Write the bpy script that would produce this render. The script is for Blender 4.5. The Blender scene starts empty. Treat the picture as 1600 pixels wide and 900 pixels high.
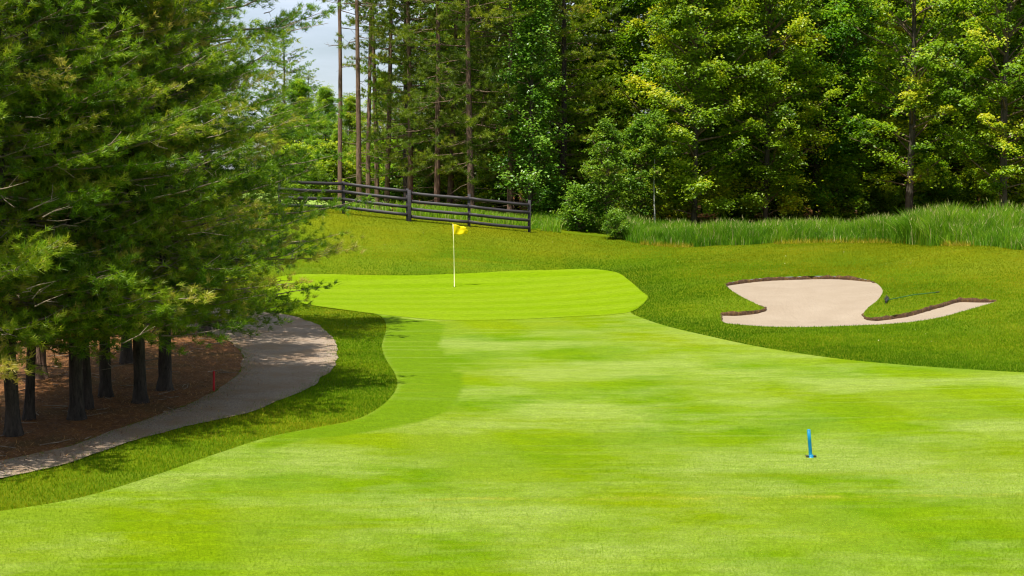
import bpy, math, random
import numpy as np
from mathutils import Vector
from mathutils.geometry import delaunay_2d_cdt

R = math.radians
scn = bpy.context.scene
COL = scn.collection

# ------------------------------------------------------------------ camera
F_PX, CAM_Z = 2222.0, 4.3
PITCH = math.atan((450 - 264) / F_PX)
cam = bpy.data.cameras.new('camera')
cam.sensor_width = 36.0
cam.lens = F_PX / 1600 * 36
cam.clip_end = 6000
camo = bpy.data.objects.new('camera', cam)
camo.location = (0, 0, CAM_Z)
camo.rotation_euler = (math.pi / 2 - PITCH, 0, 0)
COL.objects.link(camo)
scn.camera = camo

# ------------------------------------------------------------------ light
SUN_EL, SHADOW_AZ = R(69), R(54)          # high summer sun from the left, a little behind the camera
world = bpy.data.worlds.new('World')
scn.world = world
world.use_nodes = True
wn, wl = world.node_tree.nodes, world.node_tree.links
sky = wn.new('ShaderNodeTexSky')
sky.sky_type = 'NISHITA'
sky.sun_disc = False
sky.sun_elevation = SUN_EL
sd = Vector((-math.cos(SHADOW_AZ), -math.sin(SHADOW_AZ), 0))   # horizontally towards the sun
sky.sun_rotation = math.atan2(sd.x, sd.y)
sky.air_density, sky.dust_density, sky.ozone_density = 1.0, 0.8, 1.0
# thin high cloud veil, mixed in by direction
tc = wn.new('ShaderNodeTexCoord')
mp = wn.new('ShaderNodeMapping'); mp.inputs['Scale'].default_value = (1.5, 1.5, 9.0)
nz = wn.new('ShaderNodeTexNoise'); nz.inputs['Scale'].default_value = 1.6
nz.inputs['Detail'].default_value = 6; nz.inputs['Roughness'].default_value = .55
cr = wn.new('ShaderNodeValToRGB')
cr.color_ramp.elements[0].position = .38; cr.color_ramp.elements[0].color = (.15, .15, .15, 1)
cr.color_ramp.elements[1].position = .66; cr.color_ramp.elements[1].color = (.85, .85, .85, 1)
mx = wn.new('ShaderNodeMix'); mx.data_type = 'RGBA'
mx.inputs[7].default_value = (9.6, 10.7, 12.6, 1)
wl.new(tc.outputs['Generated'], mp.inputs['Vector']); wl.new(mp.outputs[0], nz.inputs['Vector'])
wl.new(nz.outputs['Fac'], cr.inputs[0]); wl.new(cr.outputs[0], mx.inputs[0])
wl.new(sky.outputs[0], mx.inputs[6])
bg = wn['Background']
bg.inputs['Strength'].default_value = 0.051
wl.new(mx.outputs[2], bg.inputs['Color'])

sun = bpy.data.lights.new('sun', 'SUN')
sun.energy = 4.8
sun.angle = R(.5)
sun.color = (1, .955, .86)
suno = bpy.data.objects.new('sun', sun)
tosun = Vector((sd.x * math.cos(SUN_EL), sd.y * math.cos(SUN_EL), math.sin(SUN_EL)))
suno.rotation_euler = tosun.to_track_quat('Z', 'Y').to_euler()
suno.location = (-20, -10, 40)
COL.objects.link(suno)

scn.view_settings.view_transform = 'Standard'
scn.view_settings.look = 'None'
scn.view_settings.gamma = 1
scn.view_settings.use_curve_mapping = False
scn.view_settings.exposure = 0.95
scn.cycles.filter_width = 1.15
scn.cycles.max_bounces = 6
scn.cycles.diffuse_bounces = 3
scn.cycles.transmission_bounces = 4
scn.cycles.transparent_max_bounces = 4

# ------------------------------------------------------------------ helpers
rng = np.random.default_rng(7)
random.seed(7)
CP, SP = math.cos(PITCH), math.sin(PITCH)

def ray(px, py):
    cx, cy = (px - 800) / F_PX, (450 - py) / F_PX
    return np.array([cx, CP + cy * SP, -SP + cy * CP])

def pix_z(px, py, z):
    d = ray(px, py)
    t = (z - CAM_Z) / d[2]
    return d[0] * t, d[1] * t, z

# terrain: a thin-plate surface through surveyed spot heights (x, y, z)
SPOT_PIX = [
    (-100, 960, 0), (800, 960, 0.02), (1700, 960, .06), (0, 850, 0), (700, 850, .02), (1500, 850, .08),
    (700, 793, .05), (1150, 793, .08), (1600, 793, .12),
    (0, 745, 0), (400, 700, 0), (800, 710, -.03), (1268, 716, 0), (1600, 700, .06), (-200, 720, 0),
    (620, 600, 0), (1000, 600, -.02), (1600, 590, .12), (15, 678, .02), (117, 655, .04), (215, 628, .05), (255, 612, .05),
    (50, 600, .15), (450, 490, .0), (525, 545, .0), (350, 520, .08), (595, 540, -.02), (560, 480, .0),
    (480, 470, .0), (710, 449, .06), (985, 490, .03), (800, 500, -.03), (560, 429, .34), (750, 425, .38), (950, 421, .42), (1010, 465, .22),
    (440, 425, .4), (480, 335, 2.4), (440, 380, 1.35), (537, 334, 2.36), (600, 385, 1.2), (637, 345, 2.08), (733, 354, 1.84), (740, 395, 1.0), (827, 363, 1.55),
    (900, 398, .85), (880, 358, 1.5), (920, 378, 1.15),
    (1050, 390, .98), (1060, 415, .7), (1200, 382, 1.22), (1200, 415, .84), (1350, 380, 1.3), (1350, 415, .88), (1480, 388, 1.5), (1600, 397, 1.42), (1440, 442, .64),
    (1480, 420, 1.02), (1600, 440, .82), (1600, 505, .3), (1400, 545, .06), (1150, 490, .16), (1270, 511, .02), (1370, 505, .06), (1560, 468, .56),
    (1130, 440, .62), (1280, 430, .8), (1400, 452, .62), (1450, 470, .5), (1358, 492, .22), (1195, 482, .26), (1080, 470, .34), (1100, 525, .05), (1720, 480, .5), (1720, 420, 1.0),
]
SPOT_XYZ = [(-16, 40, .6), (-14, 56, 1.9), (-25, 30, .2), (-30, 20, 0), (-30, 60, 2), (-12, 75, 2.35), (-4, 75, 1.9), (4, 74, 1.45),
            (14, 72, 1.35), (24, 70, 1.45), (36, 66, 1.5), (40, 50, 1.2), (34, 30, .3), (30, 15, .1), (-10, 100, 2.3), (10, 100, 1.7), (35, 95, 1.7), (-30, 110, 2.4),
            (0, 8, 0), (-12, 8, 0), (12, 8, .05), (2, 65, 1.5), (22, 64, 1.35)]
SP3 = np.array([pix_z(*p) for p in SPOT_PIX] + SPOT_XYZ)

def _phi(r2):
    return np.where(r2 > 1e-9, .5 * r2 * np.log(np.maximum(r2, 1e-9)), 0)
_n = len(SP3)
_d2 = ((SP3[:, None, :2] - SP3[None, :, :2]) ** 2).sum(-1)
_A = np.zeros((_n + 3, _n + 3))
_A[:_n, :_n] = _phi(_d2) + np.eye(_n) * 2.0
_A[:_n, _n] = 1; _A[:_n, _n + 1:] = SP3[:, :2]
_A[_n, :_n] = 1; _A[_n + 1:, :_n] = SP3[:, :2].T
_W = np.linalg.solve(_A, np.concatenate([SP3[:, 2], np.zeros(3)]))

def hz(x, y):
    x = np.atleast_1d(np.asarray(x, float)); y = np.atleast_1d(np.asarray(y, float))
    out = np.empty(x.shape)
    for a in range(0, x.size, 20000):
        xs, ys = x[a:a + 20000], y[a:a + 20000]
        d2 = (xs[:, None] - SP3[None, :, 0]) ** 2 + (ys[:, None] - SP3[None, :, 1]) ** 2
        z = _phi(d2) @ _W[:_n] + _W[_n] + xs * _W[_n + 1] + ys * _W[_n + 2]
        # blend to plain level ground far away
        e = np.clip((np.maximum(np.abs(xs) - 34, 0) + np.maximum(ys - 98, 0) + np.maximum(8 - ys, 0)) / 25, 0, 1)
        e = e * e * (3 - 2 * e)
        far = np.where(ys > 50, 2.2, 0.2)
        out[a:a + 20000] = z * (1 - e) + far * e
    return out

def h1(x, y):
    return float(hz(x, y)[0])

def gp(px, py):
    """where the sight line meets the terrain"""
    d = ray(px, py)
    t = np.concatenate([np.arange(8, 80, .1), np.arange(80, 200, .5)])
    X, Y, Z = d[0] * t, d[1] * t, CAM_Z + d[2] * t
    g = Z - hz(X, Y)
    k = np.argmax(g < 0)
    if g[k] >= 0: k = len(t) - 1
    a, b = t[max(k - 1, 0)], t[k]
    for _ in range(18):
        m = (a + b) / 2
        if CAM_Z + d[2] * m - h1(d[0] * m, d[1] * m) > 0: a = m
        else: b = m
    return np.array([d[0] * b, d[1] * b])

def spline(pts, closed=True, step=.18):
    """Catmull-Rom through world xy points, resampled"""
    P = np.array(pts, float); n = len(P); out = []
    segs = n if closed else n - 1
    for i in range(segs):
        if closed: p0, p1, p2, p3 = P[i - 1], P[i], P[(i + 1) % n], P[(i + 2) % n]
        else: p0, p1, p2, p3 = P[max(i - 1, 0)], P[i], P[i + 1], P[min(i + 2, n - 1)]
        L = np.linalg.norm(p2 - p1); k = max(2, int(L / step))
        for t in np.arange(k) / k:
            out.append(.5 * ((2 * p1) + (-p0 + p2) * t + (2 * p0 - 5 * p1 + 4 * p2 - p3) * t ** 2 + (-p0 + 3 * p1 - 3 * p2 + p3) * t ** 3))
    if not closed: out.append(P[-1])
    return np.array(out)

def inpoly(X, Y, poly):
    X = np.asarray(X); Y = np.asarray(Y)
    r = np.zeros(X.shape, bool)
    bb = (X > poly[:, 0].min()) & (X < poly[:, 0].max()) & (Y > poly[:, 1].min()) & (Y < poly[:, 1].max())
    xs, ys = X[bb], Y[bb]; rr = np.zeros(xs.shape, bool)
    for i in range(len(poly)):
        x1, y1 = poly[i - 1]; x2, y2 = poly[i]
        if y1 == y2: continue
        c = ((y1 > ys) != (y2 > ys)) & (xs < (x2 - x1) * (ys - y1) / (y2 - y1) + x1)
        rr ^= c
    r[bb] = rr
    return r

def polydist(X, Y, line, closed=True):
    """distance from points to a polyline's vertices"""
    X = np.asarray(X); out = np.full(X.shape, 1e9)
    for a in range(0, len(line), 40):
        L = line[a:a + 40]
        out = np.minimum(out, np.sqrt((X[:, None] - L[None, :, 0]) ** 2 + (Y[:, None] - L[None, :, 1]) ** 2).min(1))
    return out

def mesh_np(name, V, Fc, mat, tint=None, smooth=False):
    V = np.asarray(V, np.float32); Fc = np.asarray(Fc, np.int32)
    me = bpy.data.meshes.new(name)
    k = Fc.shape[1]
    me.vertices.add(len(V)); me.vertices.foreach_set('co', V.ravel())
    me.loops.add(Fc.size); me.loops.foreach_set('vertex_index', Fc.ravel())
    me.polygons.add(len(Fc)); me.polygons.foreach_set('loop_start', np.arange(0, Fc.size, k, dtype=np.int32))
    if smooth: me.polygons.foreach_set('use_smooth', np.ones(len(Fc), bool))
    if tint is not None:
        at = me.attributes.new('tint', 'FLOAT', 'POINT')
        at.data.foreach_set('value', np.asarray(tint, np.float32))
    me.update(calc_edges=True)
    if mat: me.materials.append(mat)
    return me

def link(name, me, parent=None, loc=None):
    o = bpy.data.objects.new(name, me)
    COL.objects.link(o)
    if parent: o.parent = parent
    if loc is not None: o.location = loc
    return o

def tag(o, label=None, cat=None, group=None, kind=None):
    if label: o['label'] = label
    if cat: o['category'] = cat
    if group: o['group'] = group
    if kind: o['kind'] = kind
    return o

def box_np(c, s):
    x, y, z = np.array(s) / 2
    V = np.array([[a * x, b * y, d * z] for a in (-1, 1) for b in (-1, 1) for d in (-1, 1)]) + np.array(c)
    Fq = [[0, 1, 3, 2], [4, 6, 7, 5], [0, 4, 5, 1], [2, 3, 7, 6], [0, 2, 6, 4], [1, 5, 7, 3]]
    return V, np.array(Fq)

def tube(path, rad, n=8, wob=0., cap=True):
    """quads along a path; rad per point"""
    path = np.asarray(path, float); rad = np.broadcast_to(np.asarray(rad, float), (len(path),))
    T = np.gradient(path, axis=0); T /= np.linalg.norm(T, axis=1)[:, None] + 1e-9
    ref = np.array([0, 0, 1.]) if abs(T[0, 2]) < .9 else np.array([1., 0, 0])
    V = []
    for p, t, r in zip(path, T, rad):
        a = np.cross(t, ref); a /= np.linalg.norm(a) + 1e-9; b = np.cross(t, a)
        th = np.arange(n) * 2 * math.pi / n
        rr = r * (1 + wob * rng.normal(size=n))
        V.append(p + np.cos(th)[:, None] * rr[:, None] * a + np.sin(th)[:, None] * rr[:, None] * b)
    V = np.concatenate(V); m = len(path); Fq = []
    for i in range(m - 1):
        for j in range(n):
            k = (j + 1) % n
            Fq.append([i * n + j, i * n + k, (i + 1) * n + k, (i + 1) * n + j])
    if cap and n % 2 == 0:
        for base in (0, (m - 1) * n):
            for j in range(1, n - 2, 2): Fq.append([base, base + j, base + j + 1, base + j + 2])
    return V, np.array(Fq)

def merge(parts):
    V, Fs, o = [], [], 0
    for v, f in parts:
        V.append(v); Fs.append(f + o); o += len(v)
    return np.concatenate(V), np.concatenate(Fs)

# ------------------------------------------------------------------ materials
def newmat(name):
    m = bpy.data.materials.new(name); m.use_nodes = True
    nt = m.node_tree
    return m, nt, nt.nodes['Principled BSDF']

def noise(nt, scale, detail=4, rough=.55, vec=None, map_scale=None):
    t = nt.nodes.new('ShaderNodeTexNoise')
    t.inputs['Scale'].default_value = scale; t.inputs['Detail'].default_value = detail; t.inputs['Roughness'].default_value = rough
    if vec is None:
        c = nt.nodes.new('ShaderNodeTexCoord'); vec = c.outputs['Object']
    if map_scale:
        mm = nt.nodes.new('ShaderNodeMapping')
        if len(map_scale) > 3: mm.inputs['Rotation'].default_value = (0, 0, map_scale[3])
        mm.inputs['Scale'].default_value = map_scale[:3]
        nt.links.new(vec, mm.inputs['Vector']); vec = mm.outputs[0]
    nt.links.new(vec, t.inputs['Vector'])
    return t.outputs['Fac']

def ramp(nt, fac, stops):
    r = nt.nodes.new('ShaderNodeValToRGB')
    e = r.color_ramp.elements
    while len(e) < len(stops): e.new(.5)
    for el, (p, c) in zip(e, stops):
        el.position = p; el.color = (*c, 1) if len(c) == 3 else c
    nt.links.new(fac, r.inputs[0])
    return r.outputs[0]

def mixc(nt, fac, a, b, mode='MIX'):
    m = nt.nodes.new('ShaderNodeMix'); m.data_type = 'RGBA'; m.blend_type = mode
    for s, v in ((0, fac), (6, a), (7, b)):
        if isinstance(v, (int, float)): m.inputs[s].default_value = v
        elif isinstance(v, tuple): m.inputs[s].default_value = (*v, 1)
        else: nt.links.new(v, m.inputs[s])
    return m.outputs[2]

def bump(nt, h, strength, dist, bsdf):
    b = nt.nodes.new('ShaderNodeBump'); b.inputs['Strength'].default_value = strength; b.inputs['Distance'].default_value = dist
    nt.links.new(h, b.inputs['Height']); nt.links.new(b.outputs[0], bsdf.inputs['Normal'])

def g3(v): return (v, v, v)

def turf(name, base, pale, deep, olive, pale_amt=.6, bump_d=.01, stripes=None, seam=None, collar=None):
    m, nt, b = newmat(name)
    patch = noise(nt, .55, 5, .62)
    patch2 = noise(nt, .16, 3, .5)
    fine = noise(nt, 28, 5, .75)
    streak = noise(nt, 3.0, 5, .7, map_scale=(.35, 1.6, 1, .12))
    col = mixc(nt, ramp(nt, patch, [(.36, g3(0)), (.62, g3(1))]), deep, base)
    col = mixc(nt, ramp(nt, patch2, [(.42, g3(0)), (.66, g3(.75))]), col, olive)
    f = nt.nodes.new('ShaderNodeMath'); f.operation = 'MULTIPLY'
    nt.links.new(ramp(nt, noise(nt, .33, 6, .66, map_scale=(.55, 1.0, 1, .2)), [(.46, g3(0)), (.60, g3(pale_amt))]), f.inputs[0])
    nt.links.new(ramp(nt, streak, [(.25, g3(.35)), (.7, g3(1))]), f.inputs[1])
    col = mixc(nt, f.outputs[0], col, pale)
    if stripes:
        per, ang, amt = stripes
        w = nt.nodes.new('ShaderNodeTexWave'); w.inputs['Scale'].default_value = 1; w.wave_profile = 'SIN'
        w.inputs['Distortion'].default_value = .35; w.inputs['Detail'].default_value = 2; w.inputs['Detail Scale'].default_value = .6
        c = nt.nodes.new('ShaderNodeTexCoord'); mm = nt.nodes.new('ShaderNodeMapping')
        mm.inputs['Rotation'].default_value = (0, 0, ang); mm.inputs['Scale'].default_value = (math.pi / 10 / per * 1.0,) * 3
        nt.links.new(c.outputs['Object'], mm.inputs[0]); nt.links.new(mm.outputs[0], w.inputs['Vector'])
        col = mixc(nt, ramp(nt, w.outputs['Fac'], [(.3, g3(0)), (.7, g3(amt))]), col, pale)
    if collar:    # strip mown the other way, blended in at its edge
        at = nt.nodes.new('ShaderNodeAttribute'); at.attribute_name = 'tint'
        wob_ = nt.nodes.new('ShaderNodeMath'); wob_.operation = 'ADD'
        nt.links.new(at.outputs['Fac'], wob_.inputs[0])
        nn = nt.nodes.new('ShaderNodeMath'); nn.operation = 'MULTIPLY_ADD'; nn.inputs[1].default_value = .5; nn.inputs[2].default_value = -.25
        nt.links.new(noise(nt, 3.5, 4, .7), nn.inputs[0]); nt.links.new(nn.outputs[0], wob_.inputs[1])
        col = mixc(nt, ramp(nt, wob_.outputs[0], [(.3, g3(0)), (.7, g3(.95))]), col, collar)
    if seam:      # thin dry seam where two mowing passes meet
        c = nt.nodes.new('ShaderNodeTexCoord'); sx = nt.nodes.new('ShaderNodeSeparateXYZ'); nt.links.new(c.outputs['Object'], sx.inputs[0])
        def mth(op, a, b_=None):
            q = nt.nodes.new('ShaderNodeMath'); q.operation = op
            for k_, v_ in enumerate((a, b_)):
                if v_ is None: continue
                if isinstance(v_, (int, float)): q.inputs[k_].default_value = v_
                else: nt.links.new(v_, q.inputs[k_])
            return q.outputs[0]
        wob = noise(nt, .5, 3, .5)
        dy = mth('ABSOLUTE', mth('SUBTRACT', mth('ADD', sx.outputs[1], mth('MULTIPLY', wob, .5)), seam + .25))
        band = mth('MULTIPLY', mth('GREATER_THAN', sx.outputs[0], -1.2), mth('SUBTRACT', 1.0, mth('MINIMUM', mth('DIVIDE', dy, .16), 1.0)))
        col = mixc(nt, mth('MULTIPLY', band, ramp(nt, noise(nt, 2.2, 4, .6), [(.35, g3(0)), (.6, g3(.8))])), col, (.20, .215, .02))
    med = noise(nt, 5, 5, .72, map_scale=(.8, 1.3, 1, .5))
    trk = noise(nt, 1.2, 4, .6, map_scale=(.12, 2.2, 1, .55)); trk2 = noise(nt, 1.2, 4, .6, map_scale=(.12, 2.2, 1, -.75))
    col = mixc(nt, ramp(nt, trk, [(.55, g3(0)), (.68, g3(.35))]), col, olive)
    col = mixc(nt, ramp(nt, trk2, [(.55, g3(0)), (.68, g3(.3))]), col, pale)
    col = mixc(nt, .8, col, ramp(nt, med, [(.28, g3(.78)), (.72, g3(1.2))]), 'MULTIPLY')
    vf = noise(nt, 75, 3, .8)
    col = mixc(nt, .6, col, ramp(nt, vf, [(.25, g3(.55)), (.75, g3(1.42))]), 'MULTIPLY')
    col = mixc(nt, .8, col, ramp(nt, fine, [(.25, g3(.5)), (.75, g3(1.45))]), 'MULTIPLY')
    nt.links.new(col, b.inputs['Base Color'])
    b.inputs['Roughness'].default_value = .8; b.inputs['Specular IOR Level'].default_value = .02
    bump(nt, fine, .5, bump_d, b)
    return m

M = {}
M['fairway'] = turf('fairway_turf', (.107, .178, .0012), (.182, .236, .046), (.074, .146, .0012), (.142, .186, .0012), 1.0, .012, (3.0, R(-14), .14), seam=18.05, collar=(.084, .150, .002))
M['green'] = turf('green_turf', (.122, .200, .0012), (.150, .220, .008), (.114, .190, .0012), (.132, .202, .0012), .4, .004, (1.9, R(84), .5))
M['rough'] = turf('rough_turf', (.08, .125, .002), (.12, .165, .010), (.055, .105, .002), (.13, .135, .003), .4, .04)
M['farfield'] = turf('far_turf', (.19, .28, .05), (.26, .33, .1), (.15, .25, .03), (.2, .28, .04), .7)

m, nt, b = newmat('gravel')
f1, f2, f3 = noise(nt, 42, 4, .8), noise(nt, 1.1, 4, .6), noise(nt, 9, 5, .7)
c = ramp(nt, f1, [(.3, (.12, .09, .066)), (.5, (.28, .215, .16)), (.72, (.48, .385, .295))])
c = mixc(nt, ramp(nt, f2, [(.42, g3(0)), (.62, g3(.75))]), c, (.25, .165, .10))
c = mixc(nt, ramp(nt, f3, [(.55, g3(0)), (.7, g3(.5))]), c, (.15, .13, .11))
nt.links.new(c, b.inputs['Base Color']); b.inputs['Roughness'].default_value = .95; b.inputs['Specular IOR Level'].default_value = .1
bump(nt, f1, .9, .03, b); M['gravel'] = m

m, nt, b = newmat('pine_straw')
f1, f2, f3 = noise(nt, 24, 5, .8, map_scale=(.5, 1.6, 1, .6)), noise(nt, 1.3, 5, .65), noise(nt, 6, 4, .7)
c = ramp(nt, f1, [(.28, (.03, .013, .007)), (.5, (.18, .075, .026)), (.72, (.42, .20, .07))])
c = mixc(nt, ramp(nt, f2, [(.44, g3(0)), (.66, g3(.75))]), c, (.30, .13, .04))
c = mixc(nt, ramp(nt, noise(nt, .7, 4, .6), [(.5, g3(0)), (.68, g3(.6))]), c, (.09, .075, .025))
c = mixc(nt, ramp(nt, f3, [(.5, g3(0)), (.75, g3(.7))]), c, (.10, .05, .03))
nt.links.new(c, b.inputs['Base Color']); b.inputs['Roughness'].default_value = .9; b.inputs['Specular IOR Level'].default_value = .15
bump(nt, f1, 1, .05, b); M['straw'] = m

m, nt, b = newmat('bunker_sand')
f1, f2 = noise(nt, 60, 3, .7), noise(nt, 1.2, 5, .6)
rip = noise(nt, 7, 4, .6, map_scale=(1.6, .5, 1, .5))
c = mixc(nt, ramp(nt, f2, [(.35, g3(0)), (.7, g3(1))]), (.265, .210, .152), (.295, .238, .176))
c = mixc(nt, .35, c, ramp(nt, f1, [(.3, g3(.6)), (.7, g3(1.2))]), 'MULTIPLY')
nt.links.new(c, b.inputs['Base Color']); b.inputs['Roughness'].default_value = .95; b.inputs['Specular IOR Level'].default_value = .1
wv = nt.nodes.new('ShaderNodeTexWave'); wv.inputs['Scale'].default_value = 3.2; wv.inputs['Distortion'].default_value = 5; wv.inputs['Detail'].default_value = 3; wv.inputs['Detail Scale'].default_value = .5
tcs = nt.nodes.new('ShaderNodeTexCoord'); mps = nt.nodes.new('ShaderNodeMapping'); mps.inputs['Rotation'].default_value = (0, 0, 1.1); nt.links.new(tcs.outputs['Object'], mps.inputs[0]); nt.links.new(mps.outputs[0], wv.inputs['Vector'])
hsum = nt.nodes.new('ShaderNodeMath'); hsum.operation = 'MULTIPLY_ADD'; hsum.inputs[1].default_value = .35; nt.links.new(wv.outputs['Fac'], hsum.inputs[0]); nt.links.new(rip, hsum.inputs[2])
bump(nt, hsum.outputs[0], .8, .06, b); M['sand'] = m

m, nt, b = newmat('soil_edge')
f1 = noise(nt, 14, 5, .8, map_scale=(1, 1, .5))
c = ramp(nt, f1, [(.3, (.022, .009, .003)), (.52, (.075, .033, .010)), (.72, (.20, .12, .02))])
nt.links.new(c, b.inputs['Base Color']); b.inputs['Roughness'].default_value = .95
bump(nt, f1, 1, .06, b); M['soil'] = m

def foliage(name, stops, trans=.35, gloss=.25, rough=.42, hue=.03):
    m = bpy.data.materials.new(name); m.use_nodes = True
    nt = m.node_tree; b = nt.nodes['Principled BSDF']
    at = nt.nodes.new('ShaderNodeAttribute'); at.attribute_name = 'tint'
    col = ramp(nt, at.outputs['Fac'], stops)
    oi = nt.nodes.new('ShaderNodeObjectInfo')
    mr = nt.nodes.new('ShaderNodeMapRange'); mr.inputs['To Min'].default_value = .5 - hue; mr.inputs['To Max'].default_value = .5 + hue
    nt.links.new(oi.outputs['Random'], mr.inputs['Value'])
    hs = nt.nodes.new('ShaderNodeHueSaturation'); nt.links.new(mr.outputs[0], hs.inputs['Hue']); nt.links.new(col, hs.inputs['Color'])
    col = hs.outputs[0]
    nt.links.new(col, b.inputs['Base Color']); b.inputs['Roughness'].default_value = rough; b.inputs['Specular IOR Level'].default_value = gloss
    if trans > 0:
        tr = nt.nodes.new('ShaderNodeBsdfTranslucent')
        br = mixc(nt, 1.0, col, (1.25, 1.25, .7), 'MULTIPLY'); nt.links.new(br, tr.inputs['Color'])
        ms = nt.nodes.new('ShaderNodeMixShader'); ms.inputs[0].default_value = trans
        nt.links.new(b.outputs[0], ms.inputs[1]); nt.links.new(tr.outputs[0], ms.inputs[2])
        nt.links.new(ms.outputs[0], nt.nodes['Material Output'].inputs[0])
    return m

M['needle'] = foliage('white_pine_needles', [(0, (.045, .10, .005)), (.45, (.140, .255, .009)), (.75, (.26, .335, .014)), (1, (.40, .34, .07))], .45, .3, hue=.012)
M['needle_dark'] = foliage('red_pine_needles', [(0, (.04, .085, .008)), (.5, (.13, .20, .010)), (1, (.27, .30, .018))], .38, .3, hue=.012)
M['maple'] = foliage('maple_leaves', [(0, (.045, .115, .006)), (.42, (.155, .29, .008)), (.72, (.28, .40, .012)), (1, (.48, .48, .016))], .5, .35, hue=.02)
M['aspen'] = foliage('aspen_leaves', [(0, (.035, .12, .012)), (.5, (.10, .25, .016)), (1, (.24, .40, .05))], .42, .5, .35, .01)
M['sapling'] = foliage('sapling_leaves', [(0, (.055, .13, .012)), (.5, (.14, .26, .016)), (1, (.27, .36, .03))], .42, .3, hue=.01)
M['grass_rough'] = foliage('rough_grass_blades', [(0, (.045, .125, .002)), (.5, (.120, .225, .003)), (.8, (.215, .28, .007)), (1, (.36, .32, .03))], .35, .03, .7, 0)
M['grass_bank'] = foliage('bank_grass_blades', [(0, (.09, .145, .002)), (.5, (.19, .205, .003)), (.85, (.29, .26, .008)), (1, (.42, .33, .05))], .35, .03, .7, 0)
M['grass_tall'] = foliage('tall_grass_blades', [(0, (.07, .19, .010)), (.5, (.16, .32, .014)), (.85, (.28, .40, .02)), (1, (.50, .45, .2))], .5, .12, .5, 0)
M['grass_fair'] = foliage('fairway_grass_blades', [(0, (.09, .17, .002)), (.5, (.135, .225, .002)), (.85, (.185, .255, .012)), (1, (.27, .29, .04))], .3, .03, .7, 0)
M['litter'] = foliage('fallen_needles', [(0, (.04, .018, .008)), (.5, (.22, .09, .03)), (1, (.55, .29, .10))], .1, .3, .5, 0)
M['fleck'] = foliage('fallen_petals', [(0, (.55, .52, .25)), (1, (.8, .78, .55))], .3, .2, .5, 0)

def bark(name, dark, light, sc=9):
    m, nt, b = newmat(name)
    f1 = noise(nt, sc, 6, .75, map_scale=(1, 1, .22)); f2 = noise(nt, 1.3, 3, .5)
    c = ramp(nt, f1, [(.32, dark), (.66, light)])
    c = mixc(nt, ramp(nt, f2, [(.45, g3(0)), (.75, g3(.5))]), c, tuple(v * .55 + .02 for v in light))
    nt.links.new(c, b.inputs['Base Color']); b.inputs['Roughness'].default_value = .9; b.inputs['Specular IOR Level'].default_value = .15
    bump(nt, f1, 1, .06, b)
    return m
M['bark_pine'] = bark('pine_bark', (.012, .010, .009), (.085, .066, .052))
M['bark_red'] = bark('red_pine_bark', (.05, .03, .022), (.26, .16, .11))
M['bark_grey'] = bark('maple_bark', (.02, .017, .013), (.11, .09, .068))
M['twig_pale'] = bark('pale_bare_twig', (.12, .085, .055), (.42, .33, .24))
M['bark_tan'] = bark('tan_bark', (.10, .065, .035), (.34, .24, .14))
M['bark_white'] = bark('pale_bark', (.30, .28, .25), (.62, .60, .56), 5)
M['twig'] = bark('bare_twig', (.07, .045, .03), (.24, .17, .11))

def paint(name, col, rough=.5, var=.25, sc=6, ms=(1, 1, 1)):
    m, nt, b = newmat(name)
    f = noise(nt, sc, 5, .65, map_scale=ms)
    c = mixc(nt, ramp(nt, f, [(.3, g3(0)), (.75, g3(1))]), tuple(v * (1 - var) for v in col), tuple(min(1, v * (1 + var)) for v in col))
    nt.links.new(c, b.inputs['Base Color']); b.inputs['Roughness'].default_value = rough; b.inputs['Specular IOR Level'].default_value = .3
    bump(nt, f, .25, .01, b)
    return m
M['fence'] = paint('dark_fence_wood', (.035, .03, .034), .6, .45, 5, (.4, 3, 6))
M['blue'] = paint('blue_plastic', (.002, .17, .31), .4, .12)
M['red'] = paint('red_stake_paint', (.50, .015, .02), .5, .2)
M['yellow'] = foliage('yellow_flag_cloth', [(0, (.80, .68, .004)), (1, (.80, .68, .004))], .4, .2, .6, 0)
M['pole'] = paint('pale_fibreglass_pole', (.72, .70, .38), .35, .06)
M['white'] = paint('white_pole_paint', (.75, .75, .72), .4, .06)
M['black'] = paint('black_plastic', (.02, .02, .02), .5, .2)
M['rakegreen'] = paint('green_rake_handle', (.02, .12, .03), .45, .2)

# ------------------------------------------------------------------ outlines on the ground
def W(pts): return [gp(*p) for p in pts]

left_edge = W([(-160, 826), (-60, 810), (0, 800), (120, 780), (230, 748), (330, 713), (420, 684), (500, 668), (560, 655), (600, 632),
               (620, 606), (617, 585), (603, 562), (597, 541), (603, 516), (600, 500), (585, 491), (540, 485), (490, 478), (455, 470), (420, 456)])
green_back = W([(428, 437), (460, 430), (510, 429), (570, 430.5), (640, 431), (700, 429), (780, 425), (860, 422.5), (925, 421), (962, 426), (982, 438),
                (1000, 454), (1012, 466)])
right_edge = W([(1000, 478), (985, 488), (1010, 500), (1060, 515), (1130, 531), (1200, 545), (1300, 560), (1400, 570), (1500, 577), (1620, 584), (1760, 590)])
corner = [np.array([14.5, 20.]), np.array([14.5, 9.]), np.array([0, 7.]), np.array([-11, 9.])]
FAIR = spline(left_edge + green_back + right_edge + corner)
green_front = W([(985, 488), (900, 495), (800, 500), (700, 501), (640, 497)])
gl = W([(600, 500), (585, 491), (540, 485), (490, 478), (455, 470), (420, 456)])
GREEN = spline(gl[1:] + green_back + green_front)
FRINGE = spline(W([(640, 499), (690, 507), (688, 540), (705, 568), (722, 590), (716, 620), (690, 648), (620, 668), (540, 680), (470, 690), (400, 706)])
                + left_edge[6:17])
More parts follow.
